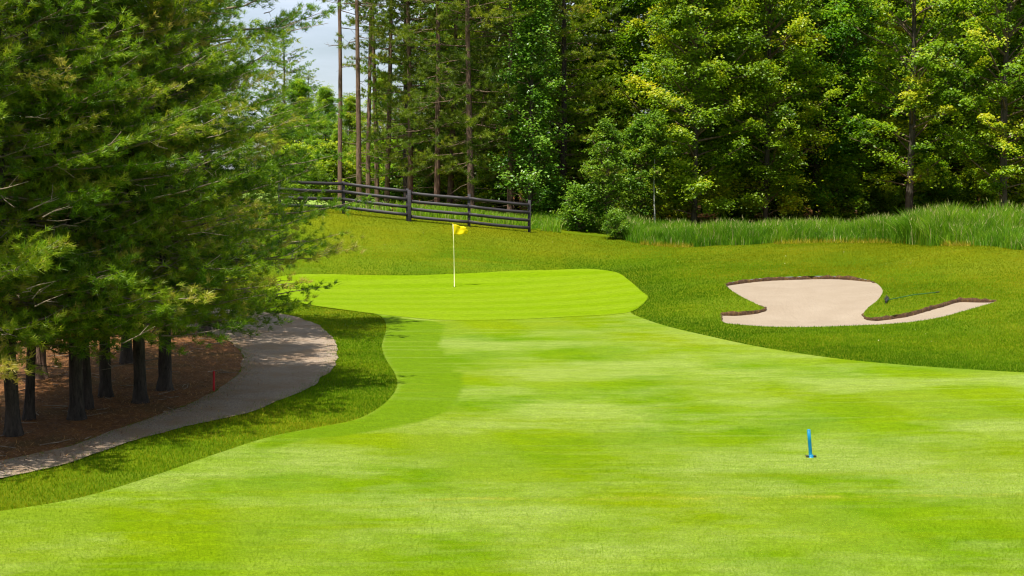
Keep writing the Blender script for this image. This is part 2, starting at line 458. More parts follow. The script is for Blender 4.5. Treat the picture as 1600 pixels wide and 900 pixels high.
PATH_OUT = W([(-200, 800), (-80, 770), (0, 750), (100, 727), (200, 692), (300, 665), (380, 648), (440, 626), (490, 603), (519, 577), (528, 556), (521, 531), (500, 510), (460, 495), (410, 487), (360, 485)])
PATH_IN = W([(-200, 768), (-80, 742), (0, 722), (100, 700), (200, 666), (290, 634), (345, 606), (372, 584), (380, 560), (366, 540), (335, 522), (290, 512), (230, 507)])
PATH_ = spline(PATH_OUT + [PATH_OUT[-1] + np.array([-6, 5.]), PATH_IN[-1] + np.array([-6, 5.])] + PATH_IN[::-1])
_w = rng.normal(0, .028, (len(PATH_), 2)); PATH = PATH_ + (_w + np.roll(_w, 1, 0) + np.roll(_w, -1, 0)) / 2
STRAW = spline(PATH_IN + [PATH_IN[-1] + np.array([-5, 3.]), np.array([-16, 52.]), np.array([-30, 50.]), np.array([-32, 24.]), np.array([-22, 14.])], step=.3)
BUNK_PIX = [(1136, 443), (1160, 438), (1200, 434), (1250, 432), (1310, 431.5), (1345, 435), (1368, 442), (1379, 454), (1372, 468), (1357, 480), (1349, 491),
            (1356, 496), (1385, 494), (1420, 488.5), (1450, 480), (1478, 472), (1499, 466.5), (1525, 467), (1557, 470),
            (1530, 479), (1502, 487), (1470, 495.5), (1424, 503), (1350, 508), (1300, 510), (1220, 511), (1165, 508), (1132, 504), (1128, 494), (1128, 489),
            (1160, 487), (1188, 484), (1195, 481), (1180, 474), (1156, 462), (1138, 450)]
BUNK = spline(W(BUNK_PIX), step=.12)

# ------------------------------------------------------------------ ground
def grid_pts(x0, x1, y0, y1, st, jit=.25):
    nx, ny = int((x1 - x0) / st), int((y1 - y0) / st)
    X, Y = np.meshgrid(np.linspace(x0, x1, nx + 1), np.linspace(y0, y1, ny + 1))
    X = X + rng.uniform(-jit, jit, X.shape) * st; Y = Y + rng.uniform(-jit, jit, Y.shape) * st
    return np.stack([X.ravel(), Y.ravel()], 1)

def cdt(pts, poly_list, keep):
    """triangulate points with closed outlines as edges; keep triangles by centroid"""
    P = [Vector(p) for p in pts]; E = []
    for poly in poly_list:
        o = len(P); P += [Vector(p) for p in poly]
        E += [(o + i, o + (i + 1) % len(poly)) for i in range(len(poly))]
    v, e, f, *_ = delaunay_2d_cdt(P, E, [], 0, 1e-4)
    v = np.array([tuple(q) for q in v]); f = np.array([t for t in f if len(t) == 3])
    c = v[f].mean(1)
    f = f[keep(c[:, 0], c[:, 1])]
    used = np.unique(f); re = np.full(len(v), -1); re[used] = np.arange(len(used))
    v = v[used]; f = re[f]
    a = v[f]; cr_ = (a[:, 1, 0] - a[:, 0, 0]) * (a[:, 2, 1] - a[:, 0, 1]) - (a[:, 1, 1] - a[:, 0, 1]) * (a[:, 2, 0] - a[:, 0, 0])
    f[cr_ < 0] = f[cr_ < 0][:, ::-1]
    return v, f

def sheet(name, poly, st, dz, mat):
    x0, y0 = poly.min(0); x1, y1 = poly.max(0)
    g = grid_pts(x0, x1, y0, y1, st)
    g = g[inpoly(g[:, 0], g[:, 1], poly)]
    g = g[polydist(g[:, 0], g[:, 1], poly) > .1]
    v, f = cdt(g, [poly], lambda x, y: inpoly(x, y, poly))
    z = hz(v[:, 0], v[:, 1]) + dz
    o = link(name, mesh_np(name, np.c_[v, z], f, mat, smooth=True))
    return tag(o, kind='structure')

near = grid_pts(-34, 34, 7, 100, .5)
keepn = (near[:, 1] < 66) | (rng.random(len(near)) < .35)
near = near[keepn]
fine = grid_pts(2, 19, 30, 60, .25); near = near[~((near[:, 0] > 2) & (near[:, 0] < 19) & (near[:, 1] > 30) & (near[:, 1] < 60))]
far = np.concatenate([np.stack([rr * np.cos(th), rr * np.sin(th) + 40], 1) for rr in (90, 120, 170, 260, 500, 1000, 2500)
                      for th in [np.linspace(0, 2 * math.pi, 48, endpoint=False)]])
mid = grid_pts(-75, 75, -25, 118, 6); mid = mid[~((np.abs(mid[:, 0]) < 36) & (mid[:, 1] > 5) & (mid[:, 1] < 102))]
gpts = np.concatenate([near, fine, mid, far])
dB = polydist(gpts[:, 0], gpts[:, 1], BUNK)
gpts = gpts[dB > .08]
v, f = cdt(gpts, [BUNK], lambda x, y: ~inpoly(x, y, BUNK))
z = hz(v[:, 0], v[:, 1])
# the soil lies a little lower under the sheets laid on it
for poly_ in (FAIR, PATH, STRAW):
    ins = inpoly(v[:, 0], v[:, 1], poly_)
    z[ins] -= .06 * np.clip(polydist(v[ins, 0], v[ins, 1], poly_) / .7, 0, 1)
ground = tag(link('ground', mesh_np('ground', np.c_[v, z], f, M['rough'], smooth=True)), kind='structure')

fw = sheet('fairway', FAIR, .28, .012, M['fairway'])
_nv = len(fw.data.vertices); _c = np.empty(_nv * 3, np.float32); fw.data.vertices.foreach_get('co', _c); _c = _c.reshape(-1, 3)
_in = inpoly(_c[:, 0], _c[:, 1], FRINGE); _dd = polydist(_c[:, 0], _c[:, 1], FRINGE)
fw.data.attributes.new('tint', 'FLOAT', 'POINT').data.foreach_set('value', np.clip(.5 + np.where(_in, _dd, -_dd) / .34, 0, 1).astype(np.float32))
sheet('putting_green', GREEN, .35, .019, M['green'])
sheet('gravel_path', PATH, .3, .016, M['gravel'])
sheet('pine_needle_bed', STRAW, .4, .010, M['straw'])

# far field seen between the fence rails
FF = spline([np.array(p) for p in [(-16, 72.), (-9.5, 66.), (-6.5, 74.), (-9, 96.), (-16, 118.), (-30, 122.), (-34, 90.)]], step=1)
sheet('far_fairway', FF, 1.2, .03, M['farfield'])

# bunker: sand floor dropped below the turf, soil wall round the rim
gB = grid_pts(BUNK[:, 0].min(), BUNK[:, 0].max(), BUNK[:, 1].min(), BUNK[:, 1].max(), .25)
gB = gB[inpoly(gB[:, 0], gB[:, 1], BUNK)]; gB = gB[polydist(gB[:, 0], gB[:, 1], BUNK) > .08]
v, f = cdt(gB, [BUNK], lambda x, y: inpoly(x, y, BUNK))
dd = polydist(v[:, 0], v[:, 1], BUNK)
# depth of the wall: deep where the rim faces the player (back lips), shallow in front
tang = np.roll(BUNK, -1, 0) - np.roll(BUNK, 1, 0)
area2 = np.sum(BUNK[:, 0] * np.roll(BUNK[:, 1], -1) - np.roll(BUNK[:, 0], -1) * BUNK[:, 1])
nrm = np.stack([tang[:, 1], -tang[:, 0]], 1) * np.sign(area2); nrm /= np.linalg.norm(nrm, axis=1)[:, None]   # outward
lip = .105 * np.clip(nrm[:, 1] * 1.6 + .05, 0, 1)
for _ in range(6): lip = (np.roll(lip, 1) + lip + np.roll(lip, -1)) / 3
near_i = np.array([np.argmin(((BUNK - p) ** 2).sum(1)) for p in v])
zs = hz(v[:, 0], v[:, 1]) - (lip[near_i] * np.exp(-dd / .8) + .10 * (1 - np.exp(-dd / .8)))
bunker = tag(link('sand_bunker', mesh_np('sand_bunker', np.c_[v, zs], f, M['sand'], smooth=True)), kind='structure')
nb = len(BUNK)
zb = hz(BUNK[:, 0], BUNK[:, 1])
jit = rng.normal(0, .022, (nb, 2))
rows = []
for k, (off, zz) in enumerate([(.03, zb - .02), (.0, zb + .012), (-.02, zb - lip * .45), (-.03, zb - lip - .06)]):
    q = BUNK + nrm * (off + jit[:, :1] * (1 if k in (1, 2) else 0))
    rows.append(np.c_[q, zz + (rng.normal(0, .016, nb) if k in (1, 2) else 0)])
V = np.concatenate(rows); Fq = []
for r in range(3):
    for i in range(nb):
        j = (i + 1) % nb
        if max(lip[i], lip[j]) < .012: continue
        Fq.append([r * nb + i, r * nb + j, (r + 1) * nb + j, (r + 1) * nb + i])
link('bunker_lip', mesh_np('bunker_lip', V, np.array(Fq), M['soil']), bunker)

# ------------------------------------------------------------------ grass
def blades(name, X, Y, hgt, wid, mat, tint, lean=.5, seg=1, dz=0., z=None):
    n = len(X)
    if z is None: z = hz(X, Y) + dz
    az = rng.uniform(0, 2 * math.pi, n); la = rng.uniform(0, 2 * math.pi, n); ll = np.abs(rng.normal(0, lean, n)) * hgt
    d = np.stack([np.cos(az), np.sin(az), np.zeros(n)], 1) * (wid / 2)[:, None] if np.ndim(wid) else np.stack([np.cos(az), np.sin(az), np.zeros(n)], 1) * wid / 2
    base = np.stack([X, Y, z], 1)
    L = np.stack([np.cos(la) * ll, np.sin(la) * ll, np.zeros(n)], 1)
    up = np.zeros((n, 3)); up[:, 2] = hgt
    tv = np.asarray(tint)
    if seg == 1:
        V = np.stack([base - d, base + d, base + up + L], 1).reshape(-1, 3)
        Fc = np.arange(3 * n).reshape(-1, 3); T = np.repeat(tv, 3)
    else:
        midp = base + up * .6 + L * .28
        V = np.stack([base - d, base + d, midp - d * .8, midp + d * .8, base + up * .96 + L], 1).reshape(-1, 3)
        k = np.arange(n)[:, None] * 5
        Fc = np.concatenate([k + np.array([0, 1, 3]), k + np.array([0, 3, 2]), k + np.array([2, 3, 4])])
        T = np.repeat(tv, 5)
    return link(name, mesh_np(name, V, Fc, mat, T))

def vnoise(X, Y, sc, seed):
    """cheap smooth value noise 0..1"""
    r_ = np.random.default_rng(seed).random((256, 256))
    x, y = np.asarray(X) * sc + 100, np.asarray(Y) * sc + 100
    xi, yi = np.floor(x).astype(int), np.floor(y).astype(int); fx, fy = x - xi, y - yi
    fx = fx * fx * (3 - 2 * fx); fy = fy * fy * (3 - 2 * fy)
    a = r_[xi % 256, yi % 256]; b_ = r_[(xi + 1) % 256, yi % 256]; c_ = r_[xi % 256, (yi + 1) % 256]; d_ = r_[(xi + 1) % 256, (yi + 1) % 256]
    return (a * (1 - fx) + b_ * fx) * (1 - fy) + (c_ * (1 - fx) + d_ * fx) * fy

N = 3600000
X = rng.uniform(-12, 30, N); Y = 14 + (64 - 14) * rng.random(N)
ok = np.abs(X) < Y * .40 + .8
ok &= rng.random(N) < np.clip((26 / Y) ** 1.6, 0, 1)
X, Y = X[ok], Y[ok]
ok = ~(inpoly(X, Y, FAIR) | inpoly(X, Y, BUNK) | inpoly(X, Y, STRAW))
X, Y = X[ok], Y[ok]
ok = ~inpoly(X, Y, PATH) | ((rng.random(len(X)) < .75 * np.exp(-polydist(X, Y, PATH) / .1)))
X, Y = X[ok], Y[ok]
dF = polydist(X, Y, FAIR[(FAIR[:, 1] > 28)])
bank = np.clip(-.9 * np.exp(-(dF / 1.6) ** 2) * (X > -1) + vnoise(X, Y, .35, 3) * .9 + np.clip((hz(X, Y) - .45) / .6, 0, 1) - .45 + .25 * vnoise(X, Y, 1.7, 9), 0, 1)
isb = rng.random(len(X)) < bank
pat = -.45 * np.exp(-(dF / 1.8) ** 2) * (X > 2) + vnoise(X, Y, .45, 4) * .35 + vnoise(X, Y, 1.1, 5) * .3 + vnoise(X, Y, 3.1, 6) * .25
for sel, nm, mt, hh in ((~isb, 'rough_grass', 'grass_rough', .042), (isb, 'bank_grass', 'grass_bank', .034)):
    x, y = X[sel], Y[sel]
    w = .008 + .00028 * np.maximum(y - 20, 0)
    t = np.clip(pat[sel] + rng.normal(0, .16, len(x)), 0, 1)
    o = blades(nm, x, y, rng.uniform(.6, 1.3, len(x)) * hh, w, M[mt], t, .55)
    tag(o, kind='stuff')

N = 420000
X = rng.uniform(-10, 10, N); Y = rng.uniform(13, 27, N)
ok = (np.abs(X) < Y * .38) & (rng.random(N) < np.clip((27 - Y) / 12, 0, 1)); X, Y = X[ok], Y[ok]
ok = inpoly(X, Y, FAIR); X, Y = X[ok], Y[ok]
t = np.clip(vnoise(X, Y, .5, 51) * .5 + vnoise(X, Y, 4, 52) * .3 + rng.normal(.1, .2, len(X)), 0, 1)
tag(blades('fairway_grass', X, Y, rng.uniform(.008, .02, len(X)), .006, M['grass_fair'], t, .8, dz=.012), kind='stuff')

# tall unmown grass along the wood's edge
def strip_pts(line, n):
    L = spline(line, closed=False, step=.2)
    k = rng.integers(0, len(L) - 1, n); t = rng.random(n)[:, None]
    return L[k] * (1 - t) + L[k + 1] * t
TG = W([(838, 357), (900, 360), (960, 366), (1000, 381), (1060, 385.5), (1120, 386), (1200, 381.5), (1300, 379), (1400, 380), (1480, 384), (1600, 392), (1700, 397), (1800, 402)])
n = 120000
P = strip_pts(TG, n)
depth = rng.random(n) ** 1.2 * 5.0
x, y = P[:, 0] + rng.normal(0, .12, n), P[:, 1] + depth + .15 * np.sin(P[:, 0] * 3.1) + .9 * vnoise(P[:, 0], P[:, 1], .7, 12) - .2
clump = vnoise(x, y, .8, 21) * .6 + vnoise(x, y, 2.6, 22) * .4
big = vnoise(x, y, .22, 77)
h = (.12 + .62 * clump + .95 * big ** 1.6 + .1 * np.minimum(depth, 2)) * rng.uniform(.6, 1.15, n) * np.clip(.45 + depth / .9, 0, 1)
h *= np.where(x < 5.2, .85, 1)
gap = rng.random(n) < np.clip((vnoise(x, y, 1.2, 78) * .6 + vnoise(x, y, 3.0, 79) * .4 - .3) * 4.5, .05, 1)
x, y, h, depth, clump = x[gap], y[gap], h[gap], depth[gap], clump[gap]; n = len(x)
tn = np.clip(.02 + .75 * (vnoise(x, y, .8, 23) * .6 + vnoise(x, y, 2.3, 24) * .5) + rng.normal(0, .18, n), 0, .9)
tn = np.where(rng.random(n) < .06, 1.0, tn)
tag(blades('tall_grass', x, y, h, rng.uniform(.014, .034, n), M['grass_tall'], tn, .36, 2), kind='stuff')
# seed heads
n2 = 1500
i = rng.choice(np.where(h > .75)[0], n2)
z0 = hz(x[i], y[i]) + h[i] * .9
tag(blades('grass_seed_heads', x[i], y[i], rng.uniform(.1, .2, n2), .03, M['grass_tall'], np.full(n2, 1.), .4, 1, z=z0), kind='stuff')
# dry straw skirt at its foot
n = 5000
P = strip_pts(TG[3:], n); x, y = P[:, 0], P[:, 1] - .1 + rng.normal(0, .18, n)
sk = vnoise(x, y, .6, 31) > .45; x, y = x[sk], y[sk]
tag(blades('dry_grass_skirt', x, y, rng.uniform(.06, .26, len(x)), .02, M['grass_bank'], np.clip(rng.normal(.85, .2, len(x)), 0, 1), .6), kind='stuff')

# weeds behind the fence
n = 9000
x = rng.uniform(-8, 2.2, n); y = 62.6 + (x + 8) * .1 + rng.random(n) * 6
cl = vnoise(x, y, .9, 41)
sel = (cl > .35) & ((x > -5.2) | (rng.random(n) < .15)); x, y, cl = x[sel], y[sel], cl[sel]
tag(blades('weeds_behind_fence', x, y, (.15 + .5 * cl) * rng.uniform(.6, 1.2, len(x)), .03, M['grass_tall'], np.clip(rng.normal(.62, .2, len(x)), 0, .95), .4, 2), kind='stuff')

# fallen needles over the bed, and drifting onto the path
n = 110000
x = rng.uniform(-14, -3, n); y = rng.uniform(18, 44, n)
sel = inpoly(x, y, STRAW) | (inpoly(x, y, PATH) & (rng.random(n) < .9 * np.exp(-polydist(x, y, np.array(spline(PATH_IN, False))) / .35)))
x, y = x[sel], y[sel]; n = len(x)
az = rng.uniform(0, 6.28, n); d = np.stack([np.cos(az), np.sin(az), rng.uniform(-.1, .5, n)], 1) * rng.uniform(.05, .12, n)[:, None]
pp = np.stack([-np.sin(az), np.cos(az), np.zeros(n)], 1) * .005
b0 = np.stack([x, y, hz(x, y) + .022], 1)
tag(link('fallen_pine_needles', mesh_np('fallen_pine_needles', np.stack([b0 - pp, b0 + pp, b0 + d], 1).reshape(-1, 3), np.arange(3 * n).reshape(-1, 3), M['litter'], np.repeat(np.clip(rng.normal(.5, .3, n), 0, 1), 3))), kind='stuff')

tw = []
for _ in range(170):
    px_, py_ = rng.uniform(-12, -5), rng.uniform(20, 36)
    if not inpoly(np.array([px_]), np.array([py_]), STRAW)[0]: continue
    a_ = rng.random() * 6.28; L_ = rng.uniform(.12, .6); zc_ = h1(px_, py_) + .028
    d_ = np.array([math.cos(a_), math.sin(a_), 0]) * L_
    q_ = np.array([px_, py_, zc_])
    tw.append(tube(np.array([q_, q_ + d_ * .5 + rng.normal(0, .03, 3) * np.array([1, 1, .3]), q_ + d_ + np.array([0, 0, rng.uniform(0, .05)])]), [.010, .008, .003], 4))
tag(link('fallen_twigs', mesh_np('fallen_twigs', *merge(tw), M['twig_pale'])), kind='stuff')

# pale petals blown over the rough
pts = [(1190, 508 + 22)] * 0
fx, fy = [], []
for (a, b_, c_, d_, k) in ((1370, 1590, 500, 555, 9), (560, 900, 350, 420, 16), (900, 1500, 385, 420, 10)):
    for _ in range(k):
        q = gp(rng.uniform(a, c_ if False else b_), rng.uniform(c_, d_)); fx.append(q[0]); fy.append(q[1])
fx, fy = np.array(fx), np.array(fy); n = len(fx)
s = rng.uniform(.008, .015, n); az = rng.uniform(0, 6.28, n); zc = hz(fx, fy) + .055
cs, sn = np.cos(az) * s, np.sin(az) * s
V = np.stack([np.stack([fx + cs, fy + sn, zc + .01], 1), np.stack([fx - sn * .7, fy + cs * .7, zc + .02], 1), np.stack([fx - cs, fy - sn, zc], 1), np.stack([fx + sn * .7, fy - cs * .7, zc - .01], 1)], 1).reshape(-1, 3)
tag(link('fallen_petals', mesh_np('fallen_petals', V, np.arange(4 * n).reshape(-1, 4), M['fleck'], rng.random(4 * n))), kind='stuff')

# ------------------------------------------------------------------ trees
def trunk_mesh(H, r0, mat, lean=.0, name='trunk', flare=.55, n=10, top=.12):
    k = 30
    t = np.concatenate([[0, .25 / H, .33 / H, .45 / H, .62 / H, .9 / H], np.linspace(1.4 / H, 1, k - 6)])
    p = np.stack([lean * H * t ** 1.5 + .04 * np.sin(t * 7 + rng.random() * 6), .04 * np.sin(t * 6 + rng.random() * 6), t * H - .25], 1)
    r = r0 * ((1 - t) ** .8 * (1 - top) + top) * (1 + flare * np.exp(-np.maximum(t * H - .25, 0) / .22))
    v, f = tube(p, r, n, .05)
    return mesh_np(name, v, f, mat, smooth=True)

def needles(O, D, tnt, per, ln, wd, spread, mat, name='crown'):
    """O,D tuft origins and directions -> one thin triangle for each needle"""
    n = len(O)
    o = np.repeat(O, per, 0); d = np.repeat(D, per, 0)
    e = rng.normal(size=(n * per, 3)); d = d + e * spread
    d /= np.linalg.norm(d, axis=1)[:, None] + 1e-9
    pv = np.cross(d, rng.normal(size=(n * per, 3))); pv /= np.linalg.norm(pv, axis=1)[:, None] + 1e-9
    L = ln * rng.uniform(.7, 1.2, n * per)[:, None]
    pv = pv * wd / 2
    o = o + rng.normal(0, .02, o.shape)
    V = np.stack([o - pv, o + pv, o + d * L], 1).reshape(-1, 3)
    T = np.clip(np.repeat(tnt, per) + rng.normal(0, .1, n * per), 0, 1)
    return mesh_np(name, V, np.arange(3 * n * per).reshape(-1, 3), mat, np.repeat(T, 3))

def pine_meshes(H, hb, Rm, prof, whorl, nbr, twig_step, tuft_step, per, ln, wd, elev, mat, barkm, r0, seed, dead=.0, thin=0., spread=.55, droop=.18, clumpy=0., lift=.12, tilt=.25, zvar=.16, bare=0, tvar=.13, twigm=None):
    global rng
    rng = np.random.default_rng(seed)
    O, D, T, br = [], [], [], []
    zc = hb
    while zc < H - .3:
        t = (zc - hb) / (H - hb)
        k = nbr + rng.integers(-1, 2)
        a0 = rng.random() * 6.28
        for j in range(k):
            if rng.random() < thin: continue
            L = Rm * prof(t) * rng.uniform(.55, 1.22)
            if L < .25: L = .25
            az = a0 + j * 6.28 / k + rng.normal(0, .2)
            e = elev[0] + (elev[1] - elev[0]) * t + rng.normal(0, .1)
            ch, sh = math.cos(az), math.sin(az)
            zb_ = zc + rng.normal(0, .12)
            def pos(s):
                r = L * s * math.cos(e)
                return np.array([ch * r, sh * r, zb_ + L * (s * math.sin(e) - droop * s * s + lift * s ** 3 * 1.4)])
            m = 6
            pth = np.array([pos(q) for q in np.linspace(0, 1, m)]); pth[1:-1] += rng.normal(0, .03, (m - 2, 3))
            br.append(tube(pth, np.linspace(.014 + .007 * L, .004, m), 4))
            btint = rng.normal(.46, tvar)
            s = .22 + rng.random() * .1
            side = 1
            while s <= 1.0:
                p = pos(s)
                nt_ = 1 if s < .93 else 2
                for q in range(nt_):
                    side = -side
                    ang = az + side * (rng.uniform(.6, 1.05) if s < .93 else rng.uniform(.0, .5))
                    tl = ((1 - s) * L * .42 + .28) * rng.uniform(.6, 1.2)
                    td = np.array([math.cos(ang), math.sin(ang), rng.normal(.16, zvar)])
                    td /= np.linalg.norm(td)
                    if clumpy: start = max(.05, tl - clumpy)
                    else: start = .08
                    ss = start
                    while ss <= tl:
                        pp_ = p + td * ss + rng.normal(0, .035, 3); pp_[2] += .10 * ss * ss
                        O.append(pp_)
                        dd_ = td * .8 + np.array([0, 0, tilt + .5 * rng.random() * tilt * 2]) + rng.normal(0, .35, 3)
                        D.append(dd_ / np.linalg.norm(dd_))
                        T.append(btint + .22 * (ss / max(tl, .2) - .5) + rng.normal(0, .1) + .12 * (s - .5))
                        ss += tuft_step * rng.uniform(.7, 1.3)
                    if tl > .45 and rng.random() < .35:
                        br.append(tube(np.array([p, p + td * tl * .9 + np.array([0, 0, .08 * tl])]), [.008, .004], 4))
                s += twig_step / L * rng.uniform(.7, 1.3)
        zc += whorl * rng.uniform(.75, 1.25)
    # needle-less pale twigs showing at the crown's face
    for _ in range(bare):
        t = rng.random() ** 1.3; zz = hb + t * (H - hb) * .8; az = rng.random() * 6.28; r1 = Rm * prof(t * .8) * rng.uniform(.6, .92); L = rng.uniform(.35, .9)
        q = np.array([math.cos(az) * r1, math.sin(az) * r1, zz + .25]); ta = az + rng.normal(0, .7)
        dr = np.array([math.cos(ta), math.sin(ta), rng.normal(.25, .2)])
        pth = np.array([q - dr * L * .4, q + rng.normal(0, .03, 3), q + dr * L * .5 + rng.normal(0, .04, 3)])
        br.append(tube(pth, [.013, .010, .004], 4))
        br.append(tube(np.array([q, q + dr * .2 + rng.normal(0, .12, 3)]), [.007, .003], 4))
    # dead snags below the living crown
    if dead:
        for _ in range(int(dead)):
            zz = rng.uniform(.8, hb + 2.5); az = rng.random() * 6.28; L = rng.uniform(.5, 1.9)
            q = np.array([0, 0, zz]); dr = np.array([math.cos(az), math.sin(az), rng.uniform(-.25, .1)])
            pth = np.array([q, q + dr * L * .5 + rng.normal(0, .06, 3), q + dr * L + np.array([0, 0, rng.normal(0, .2)])])
            br.append(tube(pth, [.018, .011, .004], 4))
    cm = needles(np.array(O), np.array(D), np.array(T), per, ln, wd, spread, mat)
    v, f = merge(br)
    bm_ = mesh_np('branches', v, f, twigm or M['twig'])
    tm = trunk_mesh(H, r0, barkm)
    return {'trunk': tm, 'branches': bm_, 'crown': cm}, len(O)

def leaf_tree(H, hb, Rm, prof, nl, per, lsz, mat, barkm, r0, seed, flat=.35, cl_r=.55, up=.35, nsub=6, lean=0.0, hole=0.):
    """limbs that fork into leafy sprays; each spray a flattened cloud of leaves"""
    global rng
    rng = np.random.default_rng(seed)
    C, CT, CR, br = [], [], [], []
    for i in range(nl):
        t = (i + rng.random()) / nl
        zc = hb + (H - hb) * t ** .95
        L = Rm * prof(t) * rng.uniform(.6, 1.12)
        az = i * 2.4 + rng.normal(0, .3)
        e = up + .7 * t + rng.normal(0, .15)
        dr = np.array([math.cos(az) * math.cos(e), math.sin(az) * math.cos(e), math.sin(e)])
        z0 = max(.35 * hb, zc - L * math.sin(e) * .6)
        b0 = np.array([lean * z0, 0, z0])
        tipp = b0 + dr * L
        pth = np.array([b0, b0 + dr * L * .35 + rng.normal(0, .06, 3), b0 + dr * L * .7 + rng.normal(0, .1, 3), tipp])
        rr0 = .018 + .012 * L
        br.append(tube(pth, [rr0, rr0 * .7, rr0 * .45, .008], 5))
        lt = rng.normal(.45, .17)
        for k in range(nsub):
            s = rng.uniform(.3, 1.0) ** .7
            p = b0 + dr * L * s
            off = rng.normal(0, 1, 3) * np.array([1, 1, .55]); off /= np.linalg.norm(off)
            q = p + off * rng.uniform(.25, .8) * (.35 + .45 * L * (1.1 - s) / 2) + np.array([0, 0, .1])
            if rng.random() < hole: continue
            br.append(tube(np.array([p, (p + q) / 2 + rng.normal(0, .04, 3), q]), [.012, .008, .004], 4))
            C.append(q); CT.append(lt + rng.normal(0, .13)); CR.append(cl_r * rng.uniform(.35, 1.35))
    C, CT, CR = np.array(C), np.array(CT), np.array(CR)
    n = len(C) * per
    idx = np.repeat(np.arange(len(C)), per)
    g = rng.normal(size=(n, 3)); g /= np.linalg.norm(g, axis=1)[:, None]
    g *= (rng.random(n) ** .45)[:, None]
    sq = rng.uniform(.5, 1.35, (len(C), 3)) * np.array([1, 1, flat]); tl = rng.normal(0, .28, (len(C), 2))
    stray = np.where(rng.random(n) < .14, rng.uniform(1.2, 1.9, n), 1)[:, None]
    P = C[idx] + g * CR[idx][:, None] * sq[idx] * stray
    P[:, 2] += ((P - C[idx])[:, :2] * tl[idx]).sum(1)
    P[:, 2] -= .25 * (g[:, 0] ** 2 + g[:, 1] ** 2) * CR[idx]
    # leaf: two triangles folded along the midrib, facing mostly up and outwards
    nr = np.stack([rng.normal(0, .55, n), rng.normal(0, .55, n), np.ones(n)], 1) + np.c_[P[:, :2], np.zeros(n)] * .12
    nr /= np.linalg.norm(nr, axis=1)[:, None]
    ax = np.cross(nr, rng.normal(size=(n, 3))); ax /= np.linalg.norm(ax, axis=1)[:, None]
    bx = np.cross(nr, ax)
    sz = lsz * rng.uniform(.6, 1.25, n)[:, None]
    a, b_, c_, d_ = P - ax * sz * .5, P + bx * sz * .38 + nr * sz * .12, P + ax * sz * .55, P - bx * sz * .38 + nr * sz * .12
    V = np.stack([a, b_, c_, d_], 1).reshape(-1, 3)
    k = np.arange(n)[:, None] * 4
    Fc = np.concatenate([k + np.array([0, 1, 2]), k + np.array([0, 2, 3])])
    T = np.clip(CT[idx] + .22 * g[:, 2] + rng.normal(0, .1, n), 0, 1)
    cm = mesh_np('crown', V, Fc, mat, np.repeat(T, 4))
    v, f = merge(br)
    return {'trunk': trunk_mesh(H, r0, barkm, lean), 'branches': mesh_np('branches', v, f, M['twig']), 'crown': cm}, n

prof_white = lambda t: (1 - t) ** .62 * (1 - .12 * math.exp(-t * 8))
prof_red = lambda t: max(.1, math.sin(math.pi * min(1, .18 + .82 * t)) ** .7)
prof_oval = lambda t: max(.12, math.sin(math.pi * (.14 + .84 * t)) ** .75)
prof_col = lambda t: max(.2, (1 - t) ** .5)

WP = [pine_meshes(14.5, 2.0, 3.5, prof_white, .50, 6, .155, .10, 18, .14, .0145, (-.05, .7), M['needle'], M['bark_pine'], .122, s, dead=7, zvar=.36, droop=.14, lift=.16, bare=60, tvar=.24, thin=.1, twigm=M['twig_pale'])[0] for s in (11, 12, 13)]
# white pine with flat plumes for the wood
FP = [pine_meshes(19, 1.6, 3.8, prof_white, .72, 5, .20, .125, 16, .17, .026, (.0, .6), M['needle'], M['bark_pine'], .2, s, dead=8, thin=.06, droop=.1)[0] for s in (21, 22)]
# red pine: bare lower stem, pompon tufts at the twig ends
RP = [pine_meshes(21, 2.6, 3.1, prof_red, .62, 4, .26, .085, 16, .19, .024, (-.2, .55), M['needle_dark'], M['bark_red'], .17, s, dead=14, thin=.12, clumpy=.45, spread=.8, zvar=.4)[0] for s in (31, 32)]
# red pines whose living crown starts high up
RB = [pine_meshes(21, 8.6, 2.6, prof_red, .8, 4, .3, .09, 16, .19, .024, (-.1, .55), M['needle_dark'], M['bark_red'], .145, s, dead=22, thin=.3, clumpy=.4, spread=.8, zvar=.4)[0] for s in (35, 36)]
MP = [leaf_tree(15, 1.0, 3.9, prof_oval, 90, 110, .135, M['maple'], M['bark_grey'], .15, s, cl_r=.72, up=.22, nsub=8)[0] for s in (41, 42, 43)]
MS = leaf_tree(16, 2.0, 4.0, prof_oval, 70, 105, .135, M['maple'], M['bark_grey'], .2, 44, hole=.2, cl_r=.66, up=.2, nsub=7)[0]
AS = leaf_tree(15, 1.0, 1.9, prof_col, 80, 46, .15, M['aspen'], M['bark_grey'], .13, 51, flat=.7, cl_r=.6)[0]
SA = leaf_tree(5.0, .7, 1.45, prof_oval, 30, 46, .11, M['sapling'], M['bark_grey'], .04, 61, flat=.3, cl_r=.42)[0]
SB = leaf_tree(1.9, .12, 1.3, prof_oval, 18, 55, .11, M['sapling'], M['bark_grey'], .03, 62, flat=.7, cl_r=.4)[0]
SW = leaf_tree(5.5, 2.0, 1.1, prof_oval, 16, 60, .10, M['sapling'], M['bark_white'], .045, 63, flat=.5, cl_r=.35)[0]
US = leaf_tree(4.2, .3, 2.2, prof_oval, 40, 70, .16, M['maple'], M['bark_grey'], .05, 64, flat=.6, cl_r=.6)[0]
for nm_, kk in (('WP', WP), ('FP', FP), ('RP', RP), ('MP', MP), ('MS', [MS]), ('AS', [AS]), ('SA', [SA]), ('US', [US])):
    print('TRIS', nm_, [len(q['crown'].polygons) for q in kk], [len(q['branches'].polygons) for q in kk])
rng = np.random.default_rng(99)

